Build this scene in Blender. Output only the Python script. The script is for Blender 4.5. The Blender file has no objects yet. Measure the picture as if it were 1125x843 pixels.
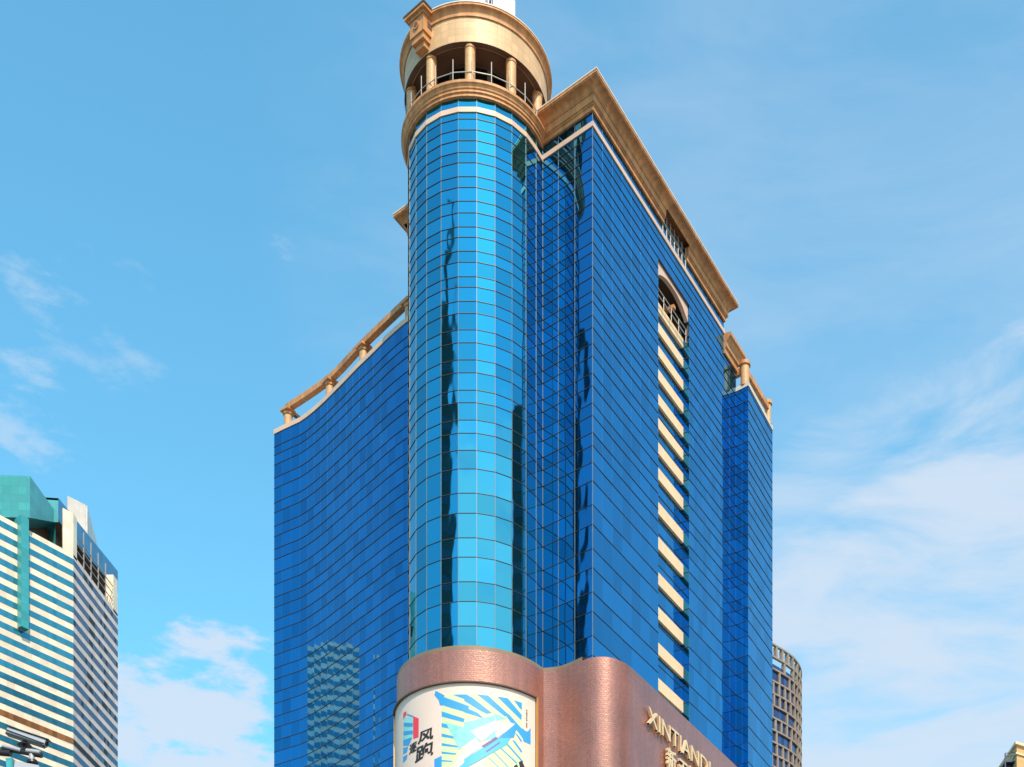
import bpy, math, random
from mathutils import Vector
random.seed(7)
sc = bpy.context.scene
R = math.radians
# ------------------------------------------------------------------ camera
F, CX, HY = 1400.0, 700.0, 1450.0          # focal length and horizon in pixels of the 1125 px wide photograph
cam = bpy.data.cameras.new("camera"); co = bpy.data.objects.new("camera", cam); sc.collection.objects.link(co)
co.location = (0, 0, 0); co.rotation_euler = (R(90), 0, 0)
cam.sensor_width = 36; cam.lens = F / 1125 * 36
cam.shift_x = (562.5 - CX) / 1125; cam.shift_y = (HY - 421.5) / 1125
cam.clip_start = 0.1; cam.clip_end = 6000
sc.camera = co
# ------------------------------------------------------------------ sky + sun
SUN_AZ, SUN_EL = 18.0, 48.0               # azimuth measured from behind the camera towards the right
sd = Vector((math.sin(R(SUN_AZ)) * math.cos(R(SUN_EL)), -math.cos(R(SUN_AZ)) * math.cos(R(SUN_EL)), math.sin(R(SUN_EL))))
w = bpy.data.worlds.new("World"); sc.world = w; w.use_nodes = True
nt = w.node_tree; nt.nodes.clear(); N = nt.nodes.new; L = nt.links.new
out = N("ShaderNodeOutputWorld"); bg = N("ShaderNodeBackground"); bg.inputs[1].default_value = 0.15
sky = N("ShaderNodeTexSky"); sky.sky_type = 'NISHITA'; sky.sun_disc = False
sky.sun_elevation = R(SUN_EL); sky.sun_rotation = math.atan2(sd.x, sd.y)
sky.altitude = 0; sky.air_density = 1.35; sky.dust_density = 0.4; sky.ozone_density = 2.2
tc = N("ShaderNodeTexCoord")
def vmath(op, a, b=None):
    n = N("ShaderNodeVectorMath"); n.operation = op
    L(a, n.inputs[0])
    if b is not None:
        if isinstance(b, tuple): n.inputs[1].default_value = b
        else: L(b, n.inputs[1])
    return n
def smath(op, a, b=None, clamp=False):
    n = N("ShaderNodeMath"); n.operation = op; n.use_clamp = clamp
    for i, v in enumerate((a, b)):
        if v is None: continue
        if isinstance(v, (int, float)): n.inputs[i].default_value = v
        else: L(v, n.inputs[i])
    return n.outputs[0]
def mrange(v, a, b, c=0.0, d=1.0):
    n = N("ShaderNodeMapRange"); n.interpolation_type = 'SMOOTHSTEP'
    L(v, n.inputs[0]); n.inputs[1].default_value = a; n.inputs[2].default_value = b
    n.inputs[3].default_value = c; n.inputs[4].default_value = d
    return n.outputs[0]
def cdir(x, y):
    return Vector(((x - CX) / F, 1, (HY - y) / F)).normalized()
mp = N("ShaderNodeMapping"); L(tc.outputs['Generated'], mp.inputs[0])
mp.inputs['Rotation'].default_value = (R(8), R(22), R(12)); mp.inputs['Scale'].default_value = (2.2, 2.2, 9.0)
nz = N("ShaderNodeTexNoise"); nz.inputs['Scale'].default_value = 2.6; nz.inputs['Detail'].default_value = 9
nz.inputs['Roughness'].default_value = 0.58; nz.inputs['Distortion'].default_value = 0.5
L(mp.outputs[0], nz.inputs[0])
nz2 = N("ShaderNodeTexNoise"); nz2.inputs['Scale'].default_value = 13.0; nz2.inputs['Detail'].default_value = 8
nz2.inputs['Roughness'].default_value = 0.6
mp2 = N("ShaderNodeMapping"); L(tc.outputs['Generated'], mp2.inputs[0]); mp2.inputs['Scale'].default_value = (1.2, 1.2, 3.2); mp2.inputs['Rotation'].default_value = (0, R(-16), 0)
L(mp2.outputs[0], nz2.inputs[0])
clouds = [  # direction, outer angle, inner angle, noise, threshold lo/hi, opacity
    (cdir(1090, 770), 14.0, 5.0, nz, 0.16, 0.58, 0.92),
    (cdir(1000, 300), 24.0, 4.0, nz, 0.05, 1.0, 0.45),
    (cdir(930, 640), 8.0, 3.0, nz, 0.22, 0.62, 0.65),
    (Vector((math.sin(R(57)) * math.cos(R(20)), math.cos(R(57)) * math.cos(R(20)), math.sin(R(20)))), 24.0, 8.0, nz, 0.05, 0.70, 0.22),  # unseen veil off to the right, added to turn the facade's reflection cyan
    (cdir(235, 800), 5.0, 2.0, nz2, 0.36, 0.52, 0.90),
    (cdir(150, 850), 6.0, 2.5, nz2, 0.34, 0.54, 0.90),
    (cdir(50, 320), 2.6, 0.6, nz2, 0.50, 0.68, 0.45),
    (cdir(35, 448), 3.2, 0.6, nz2, 0.50, 0.68, 0.45),
    (cdir(338, 262), 2.3, 0.5, nz2, 0.48, 0.68, 0.45),
    (cdir(110, 370), 4, 1, nz2, 0.52, 0.70, 0.30),
]
total = None
for d, ro, ri, no, lo, hi, op in clouds:
    dt = vmath('DOT_PRODUCT', tc.outputs['Generated'], tuple(d)).outputs['Value']
    m = mrange(dt, math.cos(R(ro)), math.cos(R(ri)))
    # the mask shifts the noise threshold so clouds keep ragged edges
    v = smath('SUBTRACT', no.outputs['Fac'], smath('MULTIPLY', smath('SUBTRACT', 1.0, m), 0.35))
    c = smath('MULTIPLY', smath('MULTIPLY', mrange(v, lo, hi), op), mrange(m, 0.0, 0.25))
    total = c if total is None else smath('MAXIMUM', total, c)
sep = N("ShaderNodeSeparateXYZ"); L(tc.outputs['Generated'], sep.inputs[0])
hz = vmath('MULTIPLY', tc.outputs['Generated'], (1, 1, 0)); hn = N("ShaderNodeVectorMath"); hn.operation = 'NORMALIZE'; L(hz.outputs[0], hn.inputs[0])
caz = vmath('DOT_PRODUCT', hn.outputs[0], (math.sin(R(24)), -math.cos(R(24)), 0)).outputs['Value']
bmask = smath('MULTIPLY', mrange(caz, math.cos(R(52)), math.cos(R(34))), mrange(sep.outputs[2], math.sin(R(44)), math.sin(R(30))))
mirror_bank = smath('MULTIPLY', smath('MULTIPLY', mrange(smath('SUBTRACT', nz.outputs['Fac'], smath('MULTIPLY', smath('SUBTRACT', 1.0, bmask), 0.40)), 0.22, 0.52), 0.9), bmask)  # unseen bright cloud behind the camera, shaped to brighten the turret's reflection
thin = smath("MULTIPLY", mrange(nz.outputs["Fac"], 0.45, 0.8), 0.0)
total = smath('MAXIMUM', total, thin)
tint = N("ShaderNodeMix"); tint.data_type = 'RGBA'; tint.blend_type = 'MULTIPLY'; tint.inputs[0].default_value = 1.0
L(sky.outputs[0], tint.inputs[6]); tint.inputs[7].default_value = (0.50, 0.97, 0.95, 1)
cm = N("ShaderNodeMix"); cm.data_type = 'RGBA'; L(total, cm.inputs[0])
L(tint.outputs[2], cm.inputs[6]); cm.inputs[7].default_value = (2.4, 2.8, 3.3, 1)
cm2 = N("ShaderNodeMix"); cm2.data_type = 'RGBA'; L(mirror_bank, cm2.inputs[0]); L(cm.outputs[2], cm2.inputs[6]); cm2.inputs[7].default_value = (6.0, 6.3, 6.4, 1)
L(cm2.outputs[2], bg.inputs[0]); L(bg.outputs[0], out.inputs[0])
sl = bpy.data.lights.new("sun", 'SUN'); so = bpy.data.objects.new("sun", sl); sc.collection.objects.link(so)
sl.energy = 3.2; sl.angle = R(0.53); sl.color = (1.0, 0.80, 0.58)
so.rotation_euler = (-sd).to_track_quat('-Z', 'Y').to_euler(); so.location = (20, -30, 140)
sc.view_settings.view_transform = 'Standard'; sc.view_settings.look = 'None'
sc.view_settings.exposure = 0.9; sc.view_settings.gamma = 1; sc.view_settings.use_curve_mapping = False
sc.cycles.max_bounces = 8; sc.cycles.glossy_bounces = 5

# ------------------------------------------------------------------ helpers
GZ = -1.6                                   # ground level (eye height 1.6 m)
def pt(x, D): return Vector(((x - CX) / F * D, D))
def zof(y, D): return (HY - y) * D / F
def along(x0, D0, X, x): return D0 * (X - x0) / (X - x)   # depth at column x on a line vanishing at X
def V3(p, z): return Vector((p[0], p[1], z))

class MB:
    def __init__(s): s.v = []; s.f = []; s.uv = []; s.mi = []
    def face(s, pts, uv=None, mi=0):
        i = len(s.v); s.v += [Vector(p) for p in pts]; s.f.append(list(range(i, i + len(pts))))
        s.uv.append(uv or [(0, 0)] * len(pts)); s.mi.append(mi)
    def box(s, c, sx, sy, sz, ax=(1, 0), mi=0, up=None):
        """box centred at c; local x axis = ax (horizontal), sizes full"""
        ax = Vector((ax[0], ax[1], ax[2] if len(ax) > 2 else 0)).normalized()
        if up is None: up = Vector((0, 0, 1))
        ay = up.cross(ax).normalized(); az = ax.cross(ay)
        c = Vector(c); P = []
        for k in (-1, 1):
            for j in (-1, 1):
                for i in (-1, 1): P.append(c + ax * i * sx / 2 + ay * j * sy / 2 + az * k * sz / 2)
        for q in ((0, 2, 3, 1), (4, 5, 7, 6), (0, 1, 5, 4), (2, 6, 7, 3), (0, 4, 6, 2), (1, 3, 7, 5)):
            a = [P[k] for k in q]; wd = (a[1] - a[0]).length; ht = (a[2] - a[1]).length
            s.face(a, [(0, 0), (wd, 0), (wd, ht), (0, ht)], mi)
    def bar(s, a, b, wd, ht=None, mi=0):
        a = Vector(a); b = Vector(b); d = b - a
        up = Vector((0, 0, 1)) if abs(d.normalized().z) < 0.95 else Vector((0, 1, 0))
        s.box((a + b) / 2, d.length, wd, ht or wd, d, mi, up)
    def wall(s, pts, z0, z1, mi=0, u0=0):
        u = u0
        for a, b in zip(pts, pts[1:]):
            l = (Vector(b[:2]) - Vector(a[:2])).length
            s.face([V3(a, z0), V3(b, z0), V3(b, z1), V3(a, z1)], [(u, z0), (u + l, z0), (u + l, z1), (u, z1)], mi); u += l
    def poly(s, pts, z, mi=0):
        s.face([V3(p, z) for p in pts], [(p[0], p[1]) for p in pts], mi)
    def tube(s, a, b, r0, r1=None, n=16, mi=0, caps=True):
        r1 = r0 if r1 is None else r1
        a = Vector(a); b = Vector(b); d = (b - a).normalized()
        u = d.orthogonal().normalized(); v = d.cross(u)
        for k in range(n):
            t0, t1 = 2 * math.pi * k / n, 2 * math.pi * (k + 1) / n
            e0 = u * math.cos(t0) + v * math.sin(t0); e1 = u * math.cos(t1) + v * math.sin(t1); l = (b - a).length
            s.face([a + e0 * r0, a + e1 * r0, b + e1 * r1, b + e0 * r1],
                   [(t0 * r0, 0), (t1 * r0, 0), (t1 * r0, l), (t0 * r0, l)], mi)
        if caps:
            s.face([a + (u * math.cos(2 * math.pi * k / n) + v * math.sin(2 * math.pi * k / n)) * r0 for k in range(n)][::-1], None, mi)
            s.face([b + (u * math.cos(2 * math.pi * k / n) + v * math.sin(2 * math.pi * k / n)) * r1 for k in range(n)], None, mi)
    def sweep(s, prof, pts, closed=False, mi=0, caps=True, flip=1):
        """sweep (offset, z) profile along plan polyline with mitred corners; offset goes to the left-normal * flip"""
        n = len(pts); P = [Vector(p[:2]) for p in pts]; M = []
        for i in range(n):
            d0 = (P[i] - P[i - 1]).normalized() if (i > 0 or closed) else None
            d1 = (P[(i + 1) % n] - P[i]).normalized() if (i < n - 1 or closed) else None
            if d0 is None: d0 = d1
            if d1 is None: d1 = d0
            n0 = Vector((d0.y, -d0.x)) * flip; n1 = Vector((d1.y, -d1.x)) * flip
            m = n0 + n1; m = m / max(0.2, m.dot(n0)) if m.length > 1e-6 else n0
            M.append(m)
        rng = range(n) if closed else range(n - 1); u = 0
        for i in rng:
            j = (i + 1) % n; l = (P[j] - P[i]).length; vv = 0
            for (o0, z0), (o1, z1) in zip(prof, prof[1:]):
                h = math.hypot(o1 - o0, z1 - z0)
                s.face([V3(P[i] + M[i] * o0, z0), V3(P[j] + M[j] * o0, z0), V3(P[j] + M[j] * o1, z1), V3(P[i] + M[i] * o1, z1)],
                       [(u, vv), (u + l, vv), (u + l, vv + h), (u, vv + h)], mi); vv += h
            u += l
        if caps and not closed:
            for i in (0, n - 1): s.face([V3(P[i] + M[i] * o, z) for o, z in prof], None, mi)
    def build(s, name, mats, parent=None, smooth=False, label=None):
        me = bpy.data.meshes.new(name); off = Vector((0, 0, 0))
        p = parent
        while p is not None: off += p.location; p = p.parent
        me.from_pydata([tuple(v - off) for v in s.v], [], s.f)
        if not isinstance(mats, (list, tuple)): mats = [mats]
        for m in mats: me.materials.append(m)
        ul = me.uv_layers.new(name="UVMap"); k = 0
        for f_uv in s.uv:
            for c in f_uv: ul.data[k].uv = c; k += 1
        for p_, mi in zip(me.polygons, s.mi): p_.material_index = mi; p_.use_smooth = smooth
        o = bpy.data.objects.new(name, me); sc.collection.objects.link(o)
        if smooth:
            import bmesh
            bm = bmesh.new(); bm.from_mesh(me); bmesh.ops.remove_doubles(bm, verts=bm.verts, dist=0.0005)
            bmesh.ops.recalc_face_normals(bm, faces=bm.faces)
            for e in bm.edges:
                if len(e.link_faces) == 2 and e.calc_face_angle(0) > R(32): e.smooth = False
            bm.to_mesh(me); bm.free()
        if parent: o.parent = parent
        if label: o["label"] = label
        return o
def tag(o, label, cat, group=None):
    o["label"] = label; o["category"] = cat
    if group: o["group"] = group
    return o
def thing(name, loc, label, cat, group=None):
    o = bpy.data.objects.new(name, None); sc.collection.objects.link(o); o.location = loc
    return tag(o, label, cat, group)

# ------------------------------------------------------------------ materials
def mat(name, col, rough=0.6, metal=0.0, var=0.12, nscale=0.6, bump=0.0, bscale=20, tile=None, tcol=0.75, tbump=0.3, spec=0.5, coat=0.0, streak=0.0):
    m = bpy.data.materials.new(name); m.use_nodes = True; t = m.node_tree; n = t.nodes; l = t.links
    b = n["Principled BSDF"]; b.inputs["Roughness"].default_value = rough; b.inputs["Metallic"].default_value = metal
    b.inputs["Specular IOR Level"].default_value = spec; b.inputs["Coat Weight"].default_value = coat; b.inputs["Coat Roughness"].default_value = 0.30
    tcn = n.new("ShaderNodeTexCoord")
    nz = n.new("ShaderNodeTexNoise"); nz.inputs["Scale"].default_value = nscale; nz.inputs["Detail"].default_value = 6
    l.new(tcn.outputs["Object"], nz.inputs[0])
    mr = n.new("ShaderNodeMapRange"); mr.inputs[1].default_value = 0.3; mr.inputs[2].default_value = 0.7
    mr.inputs[3].default_value = 1 - var; mr.inputs[4].default_value = 1 + var; l.new(nz.outputs["Fac"], mr.inputs[0])
    hs = n.new("ShaderNodeHueSaturation"); hs.inputs["Color"].default_value = (*col, 1)
    cur = mr.outputs[0]
    if streak:
        mpn = n.new("ShaderNodeMapping"); mpn.inputs["Scale"].default_value = (3, 3, 0.12); l.new(tcn.outputs["Object"], mpn.inputs[0])
        n2 = n.new("ShaderNodeTexNoise"); n2.inputs["Scale"].default_value = 1.0; n2.inputs["Detail"].default_value = 5; l.new(mpn.outputs[0], n2.inputs[0])
        m2 = n.new("ShaderNodeMapRange"); m2.inputs[1].default_value = 0.35; m2.inputs[2].default_value = 0.7
        m2.inputs[3].default_value = 1 - streak; m2.inputs[4].default_value = 1.0; l.new(n2.outputs["Fac"], m2.inputs[0])
        mm = n.new("ShaderNodeMath"); mm.operation = 'MULTIPLY'; l.new(cur, mm.inputs[0]); l.new(m2.outputs[0], mm.inputs[1]); cur = mm.outputs[0]
    hgt = None
    if tile:
        br = n.new("ShaderNodeTexBrick"); l.new(tcn.outputs["UV"], br.inputs[0]); br.offset = tile[3] if len(tile) > 3 else 0.0
        br.inputs["Scale"].default_value = 1.0; br.inputs["Brick Width"].default_value = tile[0]; br.inputs["Row Height"].default_value = tile[1]
        br.inputs["Mortar Size"].default_value = tile[2]; br.inputs["Mortar Smooth"].default_value = 0.2
        br.inputs["Color1"].default_value = (1.08, 1.08, 1.08, 1); br.inputs["Color2"].default_value = (0.86, 0.86, 0.86, 1)
        br.inputs["Mortar"].default_value = (tcol, tcol, tcol, 1)
        mm = n.new("ShaderNodeMath"); mm.operation = 'MULTIPLY'; l.new(cur, mm.inputs[0]); l.new(br.outputs["Color"], mm.inputs[1]); cur = mm.outputs[0]
        hgt = br.outputs["Fac"]
    l.new(cur, hs.inputs["Value"]); l.new(hs.outputs[0], b.inputs["Base Color"])
    if bump or hgt is not None:
        bp = n.new("ShaderNodeBump"); bp.inputs["Distance"].default_value = 0.01
        if hgt is not None:
            bp.inputs["Strength"].default_value = tbump; bp.invert = True; l.new(hgt, bp.inputs["Height"])
        else:
            nb = n.new("ShaderNodeTexNoise"); nb.inputs["Scale"].default_value = bscale; nb.inputs["Detail"].default_value = 5
            l.new(tcn.outputs["Object"], nb.inputs[0]); bp.inputs["Strength"].default_value = bump; l.new(nb.outputs["Fac"], bp.inputs["Height"])
        if hgt is not None and bump:
            nb = n.new("ShaderNodeTexNoise"); nb.inputs["Scale"].default_value = bscale; nb.inputs["Detail"].default_value = 3
            l.new(tcn.outputs["Object"], nb.inputs[0]); b2 = n.new("ShaderNodeBump"); b2.inputs["Distance"].default_value = 0.05
            b2.inputs["Strength"].default_value = bump; l.new(nb.outputs["Fac"], b2.inputs["Height"]); l.new(bp.outputs[0], b2.inputs["Normal"]); bp = b2
        l.new(bp.outputs[0], b.inputs["Normal"])
        if coat: l.new(bp.outputs[0], b.inputs["Coat Normal"])
    return m
def glass_mat(name, col, var=0.15, wav=0.5, wscale=0.35, under=(0.01, 0.05, 0.12), rough=0.025, refl=0.97):
    """mirror-coated facade glass: tinted reflection over a dark body, a slightly wavy surface, panes of slightly different tint"""
    m = bpy.data.materials.new(name); m.use_nodes = True; t = m.node_tree; n = t.nodes; l = t.links
    b = n["Principled BSDF"]; b.inputs["Metallic"].default_value = refl; b.inputs["Roughness"].default_value = rough
    geo = n.new("ShaderNodeNewGeometry")
    tcn = n.new("ShaderNodeTexCoord")
    mr = n.new("ShaderNodeMapRange"); mr.inputs[3].default_value = 1 - var; mr.inputs[4].default_value = 1 + var
    l.new(geo.outputs["Random Per Island"], mr.inputs[0])
    hs = n.new("ShaderNodeHueSaturation"); hs.inputs["Color"].default_value = (*col, 1); l.new(mr.outputs[0], hs.inputs["Value"])
    l.new(hs.outputs[0], b.inputs["Base Color"])
    mpn = n.new("ShaderNodeMapping"); mpn.inputs["Scale"].default_value = (1.0, 1.0, 0.45); l.new(tcn.outputs["Object"], mpn.inputs[0])
    nb = n.new("ShaderNodeTexNoise"); nb.inputs["Scale"].default_value = wscale; nb.inputs["Detail"].default_value = 2
    l.new(mpn.outputs[0], nb.inputs[0])
    bp = n.new("ShaderNodeBump"); bp.inputs["Strength"].default_value = wav; bp.inputs["Distance"].default_value = 0.05
    l.new(nb.outputs["Fac"], bp.inputs["Height"]); l.new(bp.outputs[0], b.inputs["Normal"])
    return m
G_BLUE = glass_mat("blue mirror glass", (0.026, 0.245, 0.48))
G_TURRET = glass_mat("turret mirror glass", (0.045, 0.32, 0.47), wav=0.4)  # greener tint than the flat facades, standing in for bright cyan sky glare
G_DEEP = glass_mat("deep blue mirror glass", (0.025, 0.19, 0.42), wav=0.5)
G_DARK = glass_mat("dark window glass", (0.05, 0.09, 0.12), wav=0.3)
G_TEAL = glass_mat("teal glass", (0.12, 0.62, 0.62), wav=0.3)
BRONZE = mat("bronze mullion", (0.035, 0.032, 0.025), 0.5, 0.2, 0.1)
BLUEM = mat("blue mullion", (0.06, 0.30, 0.50), 0.25, 0.9, 0.1)
PALEM = mat("pale mullion", (0.16, 0.19, 0.20), 0.5, 0.2, 0.1)
STONE = mat("ochre stone", (0.58, 0.27, 0.105), 0.6, 0, 0.14, 1.2, streak=0.35, tile=(1.4, 5.0, 0.012), tcol=0.8, tbump=0.15)
CREAM = mat("cream mosaic", (0.60, 0.39, 0.21), 0.5, 0, 0.06, 1.0, tile=(0.55, 0.5, 0.02), tcol=0.78, tbump=0.2, streak=0.10)
COLST = mat("column mosaic", (0.58, 0.34, 0.16), 0.5, 0, 0.10, 2.0, tile=(0.14, 0.14, 0.012), tcol=0.7)
SPAND = mat("cream spandrel", (0.74, 0.55, 0.34), 0.5, 0, 0.05, 1.0)
PALE = mat("pale stone string course", (0.60, 0.43, 0.33), 0.5, 0, 0.08)
WHITE = mat("white cap", (0.60, 0.53, 0.46), 0.5, 0, 0.06)
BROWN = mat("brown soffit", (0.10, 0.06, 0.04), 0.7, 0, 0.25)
DARK = mat("dark interior", (0.02, 0.02, 0.02), 0.7, 0, 0.3)
STEEL = mat("steel rail", (0.28, 0.28, 0.27), 0.5, 0.2, 0.05)
PODM = mat("red granite mosaic", (0.36, 0.125, 0.085), 0.42, 0.28, 0.16, 0.3, bump=0.35, bscale=5.5, tile=(0.26, 0.16, 0.016, 0.5), tcol=0.6, tbump=0.5, spec=1.0, coat=0.6, streak=0.2)
LEDGE = mat("podium ledge", (0.20, 0.14, 0.09), 0.5, 0, 0.15)
CONC = mat("roof concrete", (0.32, 0.30, 0.27), 0.85, 0, 0.15, 0.3)
GOLD = mat("gilt letters", (0.85, 0.62, 0.36), 0.35, 0.3, 0.04)
FRAMEG = mat("golden frame", (0.55, 0.32, 0.12), 0.35, 0.5, 0.06)

# ------------------------------------------------------------------ key plan points
C0 = pt(651, 100.0)
XR, XL, XW = 1480.0, -1250.0, 1375.0
def RF(x): return pt(x, along(651, 100.0, XR, x))            # right facade
def LF(x): return pt(x, along(651, 100.0, XL, x))            # left facade
d1 = (RF(798) - C0).normalized(); d2 = (LF(600) - C0).normalized()
nR = Vector((d1.y, -d1.x)); nL = Vector((-d2.y, d2.x))       # outward normals
if nR.y > 0: nR = -nR
if nL.y > 0: nL = -nL
CC = Vector((-13.135, 104.07)); CR = 5.467                   # centre and radius of the round corner tower
def cyl(th, r): return CC + Vector((math.sin(R(th)), -math.cos(R(th)))) * r
# floor lines (heights), read off the corner and the round tower
yc = [148.5,159.9,171.2,184.3,194.7,210,221.8,235.6,249.3,264.5,275.6,290.1,302.3,318.3,329.7,344.9,359,376.8,390.9,409.1,423.1,441.6,455.1,473.9,487.8,507,528.4,554.7,576.8,602.8,624.2,650.5,671.9,698.2,719.8]
yy = [130.5,142.7,154.9,167.4,179.6,194.6,206.5,222.6,234.4,249.9,261.3,277.3,289.2,304.7,316.3,332,344.4,362.3,376.4,395.5,409.6,429.2,443,462.1,477,495.1,514.3,541,562.6,590.3,611.1,638.5,660.2,687.5,709.2]
rows = [((HY - a) / 14.0 + (HY - b) * 98.6 / F) / 2 for a, b in zip(yc, yy)]
ztop = 94.75
low = [rows[-1]]
while low[-1] > 2.5: low.append(low[-1] - (1.88 if len(low) % 2 else 1.53))
ROWS = rows + low[1:]
ZP = 51.4                                                    # top of the stone podium

def glass_wall(pts, zs, z0, z1, name, gm, parent, jit=0.004, vert=BLUEM, horiz=BRONZE, vw=0.022, hw=0.038, label=None, smoothseam=True):
    """curtain wall: one quad per pane (each with its own tiny tilt) plus its grid of mullions as a sub-part"""
    zs = sorted([z for z in zs if z0 + 0.05 < z < z1 - 0.05]); lv = [z0] + zs + [z1]
    g = MB(); u = 0
    for a, b in zip(pts, pts[1:]):
        a = Vector(a[:2]); b = Vector(b[:2]); l = (b - a).length; d = (b - a) / l; nn = Vector((d.y, -d.x))
        for za, zb in zip(lv, lv[1:]):
            h = [random.uniform(-jit, jit) for _ in range(4)]; h[3] = h[0] + h[2] - h[1]
            P = [V3(a + nn * h[0], za), V3(b + nn * h[1], za), V3(b + nn * h[2], zb), V3(a + nn * h[3], zb)]
            g.face(P, [(u, za), (u + l, za), (u + l, zb), (u, zb)])
        u += l
    o = g.build(name, gm, parent, label=label)
    m = MB()
    for i, p in enumerate(pts):
        p = Vector(p[:2]); q = Vector(pts[i + 1][:2]) if i < len(pts) - 1 else p; r_ = Vector(pts[i - 1][:2]) if i else p
        d = (q - r_).normalized()
        m.box(V3(p, (z0 + z1) / 2), vw, 0.07 if vert is PALEM else 0.02, z1 - z0, d, 0)
    for a, b in zip(pts, pts[1:]):
        for z in zs: m.bar(V3(a, z), V3(b, z), 0.07, hw, 1)
    m.build("mullion_grid", [vert, horiz], o)
    return o
def lerp(a, b, n): return [a + (b - a) * (k / n) for k in range(n + 1)]

# ================================================================== setting: ground, road, pavement
g = MB(); g.poly([(-2500, -2500), (2500, -2500), (2500, 2500), (-2500, 2500)], GZ)
o = g.build("ground", mat("paving ground", (0.22, 0.21, 0.20), 0.85, 0, 0.15, 0.05)); o["kind"] = "structure"
ASPH = mat("asphalt", (0.05, 0.05, 0.052), 0.85, 0, 0.2, 0.4, bump=0.3, bscale=60)
g = MB(); g.poly([(-600, 10), (600, 10), (600, 34), (-600, 34)], GZ + 0.004)
o = g.build("road", ASPH); o["kind"] = "structure"
g = MB()
for k in range(-40, 41): g.box((k * 9.0, 22, GZ + 0.008), 4, 0.15, 0.004)
for y in (10.6, 33.4): g.box((0, y, GZ + 0.008), 1200, 0.15, 0.004)
o = g.build("road_markings", mat("road paint", (0.8, 0.8, 0.78), 0.6)); o["kind"] = "structure"
g = MB()
g.box((0, 37.2, GZ + 0.06), 1200, 6, 0.13); g.box((0, 6.8, GZ + 0.06), 1200, 6, 0.13)
o = g.build("pavement", mat("pavement slabs", (0.35, 0.33, 0.30), 0.8, 0, 0.1, 1, tile=(0.6, 0.6, 0.01))); o["kind"] = "structure"

# ================================================================== the main tower
T = thing("office_tower", (C0.x, C0.y, GZ), "tall blue mirror glass tower with round corner turret, ochre cornice and red stone podium", "building")
P1 = RF(795.0); PX = RF(808.5)
# --- right facade split round the slot
s0, s1 = 723.0, 757.0
lenR = (PX - C0).length; npan = 18; step = lenR / npan
def onR(t): return C0 + d1 * t
tA = (RF(s0) - C0).length; tB = (RF(s1) - C0).length; tE = (P1 - C0).length
rp1 = lerp(C0, onR(tA), 7); rp2 = lerp(onR(tB), onR(tE), 8)
zLint = zof(284.3, RF(s0).y)                       # head of the slot
glass_wall(rp1, ROWS, GZ, ztop, "curtain_wall", G_BLUE, T)
glass_wall(rp2, ROWS, GZ, ztop, "curtain_wall", G_BLUE, T)
glass_wall(lerp(onR(tE), PX, 2), ROWS, GZ, 92.0, "curtain_wall", G_BLUE, T)
glass_wall(lerp(onR(tA), onR(tB), 4), ROWS, zLint, ztop, "curtain_wall", G_BLUE, T)
# --- left facade
JN = LF(596.3)
glass_wall([JN, LF(613.5), LF(631.6), C0], ROWS, GZ, ztop, "curtain_wall", G_DEEP, T, jit=0.002, vert=PALEM, vw=0.03)
# rest of the body: hidden continuation of the left face, rear faces
L1 = C0 + d2 * 20.2; L3 = L1 + d1 * 27; P2 = P1 + d2 * 20.2; P3 = L1 + (P1 - C0)
glass_wall(lerp(L1, L1 + (JN - L1) * 0.33, 3), ROWS, GZ, ztop, "curtain_wall", G_DEEP, T)
glass_wall(lerp(P1, P3, 12), ROWS, 88, ztop, "curtain_wall", G_BLUE, T)
glass_wall(lerp(P3, L1, 16), ROWS, GZ, ztop, "curtain_wall", G_DEEP, T)
# --- round corner turret glass
angs = [-112.5 + 15 * k for k in range(14)]
cp = [cyl(a, CR) for a in angs if a <= 67.5] + [JN]
glass_wall(cp, ROWS, GZ, ztop, "curtain_wall", G_TURRET, T, jit=0.0012, vert=PALEM, vw=0.035)
# --- pale string course
sc_main = [C0, P1]
g = MB(); z0, z1 = 93.62, 94.0
g.sweep([(0.0, z0), (0.09, z0), (0.09, z1), (0.0, z1)], [L1, JN, C0, P1, P3], True)
g.build("string_course", PALE, T)
g = MB(); g.sweep([(0.0, 93.45), (0.08, 93.45), (0.08, 93.83), (0.0, 93.83)], [cyl(a, CR) for a in [-112.5 + 15 * k for k in range(14) if -112.5 + 15 * k <= 67.5]] + [JN], False)
g.build("string_course", PALE, T)
# --- main cornice
prof = [(0, 94.8), (0.16, 94.8), (0.16, 95.12), (0.24, 95.14), (0.24, 95.24), (0.34, 95.26), (0.34, 95.80), (0.42, 95.82), (0.42, 95.92)]
for k in range(7):
    a = R(90 * k / 6); prof.append((0.46 + 0.54 * (1 - math.cos(a)), 95.95 + 0.36 * math.sin(a)))
prof += [(1.05, 96.33), (1.05, 96.42), (1.10, 96.42), (1.10, 96.62), (0.9, 96.70), (-0.6, 96.70), (-0.6, 94.8)]
# opening in the lower bands on the right facade
g = MB(); ring = [L1, JN, C0, P1, P3]
tL0 = (RF(728) - C0).length; tL1 = (RF(753) - C0).length
g.sweep(prof[8:] , ring, True)
g.build("cornice", [STONE], T)
g = MB()
low_prof = prof[:9] + [(-0.05, 95.92), (-0.05, 94.8)]
g.sweep(low_prof, [L1, JN, C0, onR(tL0)], False); g.sweep(low_prof, [onR(tL1), P1, P3, L1], False)
g.build("cornice_base", STONE, T)
g = MB(); g.sweep([(1.09, 96.625), (1.13, 96.625), (1.13, 96.73), (0.9, 96.75)], ring, True); g.build("cornice_cap", WHITE, T)
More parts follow.
